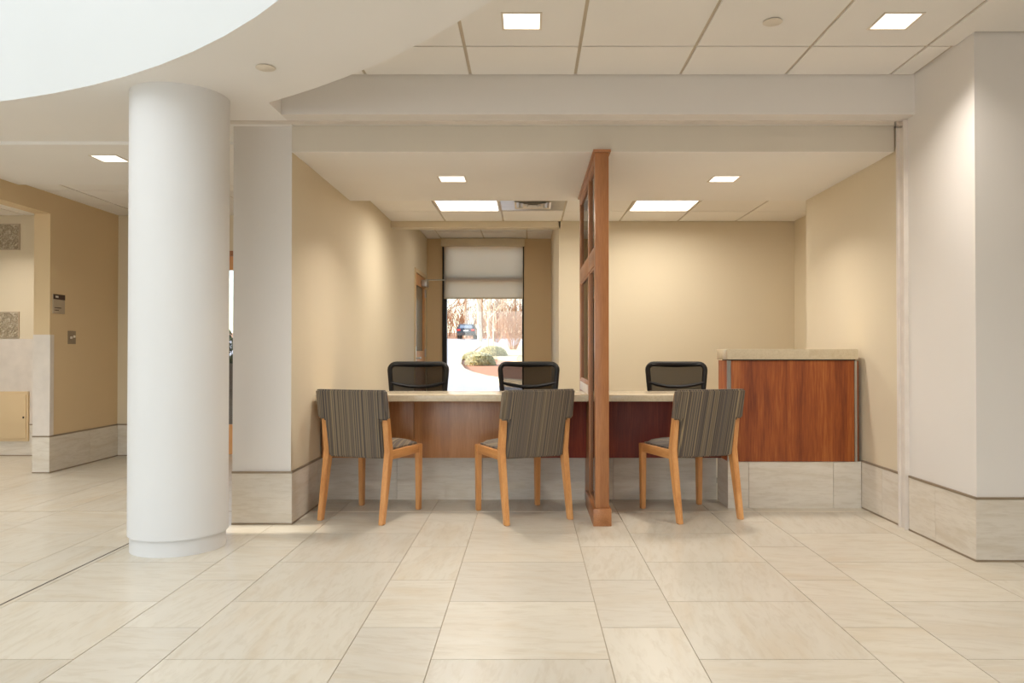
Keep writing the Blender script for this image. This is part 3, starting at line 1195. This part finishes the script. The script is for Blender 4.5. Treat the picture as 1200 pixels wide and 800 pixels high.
for (x0, x1, lb) in ((-.88, -.27, 'bright square office light panel left of the air diffuser'), (.95, 1.56, 'bright square office light panel right of the wooden screen')):
    t = thing('office_light', lb, 'ceiling light', ((x0 + x1) / 2, 7.205, Z_OFF), group='office light panels')
    h = .297
    m = MB()
    m.box(-h, h, -h, -h + .018, -.006, .008)
    m.box(-h, h, h - .018, h, -.006, .008)
    m.box(-h, -h + .018, -h + .018, h - .018, -.006, .008)
    m.box(h - .018, h, -h + .018, h - .018, -.006, .008)
    m.build('frame', 'white', t)
    box('diffuser', 'glow_cool', -h + .018, h - .018, -h + .018, h - .018, -.002, .004, t)
    area('lamp', ((x0 + x1) / 2, 7.205, Z_OFF - .009), (0, 0, 0), .5, .5, 17, (1, .93, .82), 'SQUARE', 170)
area('lamp', (-.6, 9.5, Z_TILE - .02), (0, 0, 0), .5, .5, 5, (1, .93, .82), 'SQUARE', 170)  # unseen lamp without a fixture, added as hall ambient light

t = thing('air_diffuser', 'square louvred air diffuser in the office ceiling beside the light panel', 'air vent', (.035, 7.205, Z_OFF))
h = .296
m = MB()
m.box(-h, h, -h, h, .004, .010)
m.build('backing', 'steel', t)
for k in range(4):
    r0 = .17 - .038 * k
    r1 = r0 - .022
    z0, z1 = -.006 - 0.002 * k, .006
    m = MB()
    q = [[(-r1, -r1, z1), (r1, -r1, z1), (r1, r1, z1), (-r1, r1, z1)], [(-r0, -r0, z0), (r0, -r0, z0), (r0, r0, z0), (-r0, r0, z0)],
         [(-r0, -r0, z0 + .002), (r0, -r0, z0 + .002), (r0, r0, z0 + .002), (-r0, r0, z0 + .002)]]
    V = [[m.bm.verts.new(p) for p in qq] for qq in q]
    for i in range(4):
        m.bm.faces.new((V[0][i], V[0][(i + 1) % 4], V[1][(i + 1) % 4], V[1][i]))
        m.bm.faces.new((V[1][i], V[1][(i + 1) % 4], V[2][(i + 1) % 4], V[2][i]))
    m.build('louver', 'white' if k % 2 == 0 else 'steel', t)

for (x, y, z, lb) in ((1.186, 3.745, Z_TILE, 'small round white sprinkler cover in the tiled ceiling between two downlights'),
                      (-1.277, 3.728, Z_LOW, 'small round white sprinkler cover in the smooth low ceiling right of the column')):
    t = thing('sprinkler_cover', lb, 'sprinkler cover', (x, y, z))
    m = MB(); m.lathe([(.036, 0.0), (.036, -.004)], 32); m.build('gap_ring', 'darkmetal', t, True)
    m = MB(); m.lathe([(.046, -.004), (.047, -.007), (.044, -.009)], 32); m.build('cover_plate', 'white', t, True)

# ------------------------------------------------------------------ window 1, blind
wnd = thing_struct('window_1')
m = MB()
f = .055
m.box(WX0, WX0 + f, YH + .02, YH + .12, WZ0, WZ1)
m.box(WX1 - f * .45, WX1, YH + .02, YH + .12, WZ0, WZ1)
m.box(WX0, WX1, YH + .02, YH + .12, WZ0, WZ0 + f)
m.box(WX0, WX1, YH + .02, YH + .12, WZ1 - f, WZ1)
m.box(WX0, WX1, YH + .03, YH + .11, 2.06, 2.12)
m.build('window_frame', 'blackframe', wnd)
m = MB()
m.box(WX0 - .001, WX0 + .012, YH - .03, YH + .02, WZ0, WZ1)
m.box(WX1 - .012, WX1 + .001, YH - .01, YH + .02, WZ0, WZ1)
m.build('jamb', 'blackframe', wnd)
box('pane', 'clear', WX0 + f, WX1 - f * .45, YH + .07, YH + .076, WZ0 + f, WZ1 - f, wnd)
t = thing('roller_blind', 'beige roller blind half lowered over the far window', 'blind', ((WX0 + WX1) / 2, YH - .04, 1.80))
hw = (WX1 - WX0) / 2
box('fascia', 'cream', -hw - .012, hw + .012, -.075, .035, .745, .850, t, .003)
m = MB()
m.box(-hw + .025, hw - .012, 0.0, .0015, .012, .75)
m.build('fabric', 'blind', t)
box('hem_bar', 'cream', -hw + .025, hw - .012, -.006, .008, 0.0, .020, t, .003)
# retainer box under fascia
m = MB(); m.tube([(-hw + .02, .0, .79), (hw - .01, .0, .79)], .03, 16); m.build('roller', 'white', t, True)

# ------------------------------------------------------------------ door 1 in hall left wall, with closer
d = thing_struct('door_1')
xf = XL - .01
m = MB()
m.box(xf - .10, xf + .012, 9.78, 9.83, 0, 2.12)
m.box(xf - .10, xf + .012, 10.77, 10.82, 0, 2.12)
m.box(xf - .10, xf + .012, 9.83, 10.77, 2.07, 2.12)
m.build('door_frame', 'tan', d)
m = MB()
y0, y1 = 9.835, 10.765
xa, xb = xf - .045, xf - .002
m.box(xa, xb, y0, y0 + .13, .01, 2.065)
m.box(xa, xb, y1 - .13, y1, .01, 2.065)
m.box(xa, xb, y0 + .13, y1 - .13, 1.92, 2.065)
m.box(xa, xb, y0 + .13, y1 - .13, .01, 1.06)
m.build('door_leaf', 'maple', d)
box('pane', 'frosted', xa + .015, xb - .012, y0 + .13, y1 - .13, 1.06, 1.92, d)
for z in (1.80, .98, .25):
    box('hinge', 'steel', xf - .004, xf + .014, 10.755, 10.80, z, z + .11, d)
m = MB()
m.box(xf - .002, xf + .006, 9.865, 9.925, .90, 1.12, .002)
m.tube([(xf + .004, 9.895, .97), (xf + .05, 9.895, .97), (xf + .052, 10.0, .97)], .010, 8)
m.build('lever_handle', 'steel', d, True)
# closer: body on the leaf, arm standing out into the passage
m = MB()
m.box(xf, xf + .075, 10.40, 10.62, 1.93, 2.02, .004)
m.build('closer_body', 'steel', d, True)
m = MB()
m.tube([(xf + .04, 10.55, 2.03), (xf + .30, 10.60, 2.035)], .009, 8)
m.build('closer_arm', 'steel', d, True)

# door 2 in back wall seen through the gap beside the pier
d = thing_struct('door_2')
m = MB()
m.box(DX0, DX0 + .05, 7.80, 7.98, 0, DZ)
m.box(DX1 - .05, DX1, 7.80, 7.98, 0, DZ)
m.box(DX0 + .05, DX1 - .05, 7.80, 7.98, DZ - .05, DZ)
m.build('door_frame', 'cherry', d)
m = MB()
m.box(DX0 + .05, DX0 + .16, 7.85, 7.895, .01, DZ - .05)
m.box(DX1 - .16, DX1 - .05, 7.85, 7.895, .01, DZ - .05)
m.box(DX0 + .16, DX1 - .16, 7.85, 7.895, .01, .31)
m.box(DX0 + .16, DX1 - .16, 7.85, 7.895, 1.88, DZ - .05)
m.build('door_leaf', 'maple', d)
box('pane', 'clear', DX0 + .16, DX1 - .16, 7.87, 7.876, .31, 1.88, d)

# ------------------------------------------------------------------ outdoors
GA, GB = -.37, .034          # rising ground: z = GA + GB*y


def gz(y):
    return GA + GB * y


def ground_patch(name, mat, poly, lift=0.0, kind='structure', parent=None):
    m = MB()
    vs = [m.bm.verts.new((x, y, gz(y) + lift)) for x, y in poly]
    lo = [m.bm.verts.new((x, y, gz(y) + lift - .25)) for x, y in poly]
    n = len(poly)
    m.bm.faces.new(vs)
    for i in range(n):
        m.bm.faces.new((vs[i], vs[(i + 1) % n], lo[(i + 1) % n], lo[i]))
    o = m.build(name, mat, parent)
    o['kind'] = kind
    return o


ground_patch('ground', 'asphalt', [(-60, 8.05), (-1.85, 8.05), (-1.85, 11.25), (60, 11.25), (60, 84), (-60, 84)], -.02)
ground_patch('hillside', 'leaflitter', [(-90, 84), (90, 84), (90, 150), (-90, 150)], .0)
kerb = [(-3.15, 49), (-2.95, 40), (-2.75, 34), (-2.65, 29), (-2.42, 26), (-2.05, 23), (-1.66, 21.2), (-1.2, 19.7), (-.6, 18.5), (.3, 17.5), (2, 16.6), (6, 16)]
bed_poly = kerb + [(12, 16), (12, 50)]
ground_patch('flower_bed_ground', 'mulch', bed_poly, .10)
k = thing_struct('kerb')
for i in range(len(kerb) - 1):
    a, b = Vector((*kerb[i], 0)), Vector((*kerb[i + 1], 0))
    d_ = (b - a).normalized()
    nrm = Vector((-d_.y, d_.x, 0)) * .13
    m = MB()
    q = [a + nrm, b + nrm, b - nrm, a - nrm]
    vt = [m.bm.verts.new((v.x, v.y, gz(v.y) + .15)) for v in q]
    vb = [m.bm.verts.new((v.x, v.y, gz(v.y) - .1)) for v in q]
    m.bm.faces.new(vt)
    for j in range(4):
        m.bm.faces.new((vt[j], vt[(j + 1) % 4], vb[(j + 1) % 4], vb[j]))
    m.build('kerb_stone', 'concrete', k)
ground_patch('lawn', 'lawn', [(-2.6, 36), (-1.5, 30), (.2, 27), (3, 25.5), (11.9, 25), (11.9, 49.8), (-3.0, 49)], .13)


def shrub(x, y, rx, ry, h, label, seed):
    rnd = random.Random(seed)
    t = thing('garden_shrub', label, 'shrub', (x, y, gz(y) + .10))
    m = MB()
    for _ in range(1500):
        u = rnd.uniform(0, 2 * math.pi)
        zz = rnd.random()
        rr = math.sqrt(max(0, 1 - zz ** 2.2)) * rnd.uniform(.85, 1.05)
        p = Vector((rx * rr * math.cos(u), ry * rr * math.sin(u), h * zz * rnd.uniform(.9, 1.05) + .01))
        n_ = Vector((p.x / rx, p.y / ry, p.z / h + .2)).normalized()
        a = n_.cross(Vector((rnd.uniform(-1, 1), rnd.uniform(-1, 1), rnd.uniform(-1, 1)))).normalized() * .035
        b = (n_ + Vector((rnd.uniform(-.6, .6), rnd.uniform(-.6, .6), 0))).normalized() * .05
        m.bm.faces.new([m.bm.verts.new(q) for q in (p - a, p + b * .3 - a * .2 + b, p + a)])
    f_ = m.build('foliage', 'shrub', t)
    f_['kind'] = 'stuff'
    m = MB()
    for kx in range(-2, 3):
        for s in (-1, 1):
            m.tube([(kx * rx * .1, s * .03, 0), (kx * rx * .3, s * ry * .3, h * .75)], [.02, .008], 5)
    m.lathe([(rx * .80, .0), (rx * .82, h * .3), (rx * .6, h * .7), (rx * .1, h * .9)], 12)
    for v in m.bm.verts:
        v.co.y *= ry / rx
    m.build('stems', 'shrub', t)
    return t


shrub(-1.62, 25.6, .47, .40, .38, 'low mounded shrub nearest the kerb of the mulched bed', 1)
shrub(-2.15, 29.5, .36, .35, .28, 'small low shrub at the kerb behind the nearest mounded shrub', 2)
shrub(-1.55, 33.0, .58, .5, .40, 'widest mounded shrub behind the other two in the bed', 3)


def twigs(m, rnd, p, d_, ln, rad, depth, spread):
    q = p + d_ * ln
    mid = p + d_ * ln * .5 + Vector((rnd.uniform(-1, 1), rnd.uniform(-1, 1), rnd.uniform(-.3, .6))) * ln * .08
    m.tube([p, mid, q], [rad, rad * .8, rad * .6], 3, cap=False)
    if depth == 0:
        return
    for _ in range(rnd.choice((2, 3, 3))):
        nd = (d_ + Vector((rnd.uniform(-1, 1), rnd.uniform(-1, 1), rnd.uniform(-.4, .7))) * spread).normalized()
        twigs(m, rnd, p + (q - p) * rnd.uniform(.5, 1), nd, ln * rnd.uniform(.6, .85), rad * .6, depth - 1, spread)


def bare_bush(x, y, r, h, label, seed, n=26, th=.016):
    rnd = random.Random(seed)
    m = MB()
    for _ in range(n):
        a = rnd.uniform(0, 2 * math.pi)
        s = rnd.uniform(.1, 1.0)
        d_ = Vector((math.cos(a) * s * r / h * 1.0, math.sin(a) * s * r / h * 1.0, 1)).normalized()
        twigs(m, rnd, Vector((math.cos(a) * .12, math.sin(a) * .12, 0)), d_, h * .42, th, 4, .42)
    t = thing('bare_bush', label, 'bush', (x, y, gz(y) + .05))
    m.build('branches', 'twig', t)['kind'] = 'stuff'
    return t


bare_bush(-.85, 41.5, 1.2, 2.0, 'large leafless tan bush behind the mounded shrubs', 11, 34, .014)
bare_bush(1.9, 46, 1.4, 2.0, 'leafless tan bush to the right of the largest one', 12, 26, .013)
bare_bush(-2.6, 62, 1.5, 2.2, 'leafless tan bush beyond the driveway near the parked car', 13, 26, .018)


def bare_tree(x, y, h, label, seed, mat='brownbark', base_r=.12, lean=(0, 0)):
    rnd = random.Random(seed)
    t = thing('bare_tree', label, 'tree', (x, y, gz(y)))
    m = MB()
    L = Vector((lean[0], lean[1], 1)).normalized()
    m.tube([Vector((0, 0, -.2)), L * h * .3, L * h * .6 + Vector((.1, 0, 0)), L * h], [base_r, base_r * .8, base_r * .55, base_r * .15], 7)
    m.build('trunk', mat, t, True)
    m = MB()
    for k_ in range(16):
        f_ = rnd.uniform(.22, .95)
        a = rnd.uniform(0, 6.28)
        d_ = Vector((math.cos(a), math.sin(a), rnd.uniform(.4, 1.1))).normalized()
        twigs(m, rnd, L * h * f_, d_, h * .2 * (1.15 - f_ * .6), base_r * .28, 3, .55)
    m.build('branches', mat, t)['kind'] = 'stuff'
    return t


bare_tree(-2.55, 48, 6.0, 'slim double-trunked tree at the far tip of the mulched bed', 21, 'bark', .06)
bare_tree(-2.25, 48.6, 5.5, 'slimmer tree standing just right of the tree at the bed tip', 22, 'bark', .05)
bare_tree(-4.45, 70, 11, 'pale forked tree left of centre beyond the driveway', 23, 'bark', .24, (-.04, 0))
LBL = ['brown bare tree on the hillside behind the parked car', 'brown bare tree on the hillside above the driveway end', 'brown bare tree on the hillside behind the large bush',
       'brown bare tree at the right edge of the window view', 'brown bare tree at the left edge of the window view', 'tall brown bare tree rising behind the pale forked tree',
       'short brown bare tree between hillside bushes', 'thin brown bare tree on the upper hillside']
for i, (x, y, h) in enumerate(((-7.4, 90, 12), (-9.6, 88, 12), (-3.2, 92, 13), (-1.6, 88, 12), (-11.2, 95, 13), (-6.0, 98, 14), (-4.4, 87, 9), (-8.6, 104, 13))):
    bare_tree(x, y, h, LBL[i], 30 + i, 'brownbark' if i % 2 else 'bark', .17)
m = MB()
rnd = random.Random(5)
for _ in range(520):
    x, y = rnd.uniform(-24, 8), rnd.uniform(85, 118)
    d_ = Vector((rnd.uniform(-.3, .3), rnd.uniform(-.3, .3), 1)).normalized()
    twigs(m, rnd, Vector((x, y, gz(y))), d_, rnd.uniform(1.2, 3.2), .05, 2, .5)
o = m.build('undergrowth', 'twig')
tag(o, 'tangled tan undergrowth covering the hillside beyond the driveway', 'undergrowth', None, 'stuff')

# parked car, seen from behind
t = thing('parked_car', 'dark hatchback with red tail lights parked beyond the driveway', 'car', (-6.45, 81, gz(81)))
m = MB()
prof = [(-2.1, .35), (-2.15, .75), (-2.0, 1.0), (-1.75, 1.45), (-1.2, 1.55), (.3, 1.52), (1.1, 1.05), (2.1, .9), (2.2, .4)]
vs = m.prism(prof, -.92, .92, 'x')
for v in vs:
    if v.co.z > 1.1:
        v.co.x *= .80
bmesh.ops.bevel(m.bm, geom=list(m.bm.edges), offset=.05, segments=2, affect='EDGES')
m.build('body', 'carpaint', t, True)
m = MB()
m.prism([(-.66, 1.07), (.66, 1.07), (.58, 1.40), (-.58, 1.40)], -.02, .02, 'y')
for v in m.bm.verts:
    v.co.y += -2.0 + (v.co.z - 1.0) * .56 - .01
m.build('rear_window', 'carglass', t)
for s in (-1, 1):
    box('tail_light', 'taillight', s * .72 - .17, s * .72 + .17, -2.20, -2.05, .78, .98, t, .02)
    box('exhaust_trim', 'steel', s * .5 - .08, s * .5 + .08, -2.18, -2.1, .36, .42, t)
    for yy in (-1.35, 1.35):
        m = MB()
        m.tube([(s * .70, yy, .33), (s * .93, yy, .33)], .33, 20)
        m.build('wheel', 'rubber', t, True)
box('licence_plate', 'white', -.26, .26, -2.19, -2.12, .74, .90, t)
box('bumper', 'charcoal', -.9, .9, -2.24, -2.05, .35, .60, t, .03)

# planter outside the glazed door seen in the gap
t = thing('planter', 'dark planter with evergreen foliage seen through the narrow gap behind the column', 'planter', (-3.6, 9.6, gz(9.6)))
m = MB()
m.prism([(-.55, 0), (.55, 0), (.62, .95), (-.62, .95)], -.3, .3, 'y')
m.build('pot', 'charcoal', t)
m = MB()
rnd = random.Random(9)
for _ in range(1200):
    p = Vector((rnd.uniform(-.6, .6), rnd.uniform(-.28, .28), .93 + rnd.random() ** 1.5 * .40))
    a = Vector((rnd.uniform(-1, 1), rnd.uniform(-1, 1), rnd.uniform(-1, 1))).normalized() * .03
    b = Vector((rnd.uniform(-1, 1), rnd.uniform(-1, 1), 1)).normalized() * .07
    m.bm.faces.new([m.bm.verts.new(q) for q in (p - a, p + b, p + a)])
m.build('foliage', 'darkgreen', t)['kind'] = 'stuff'
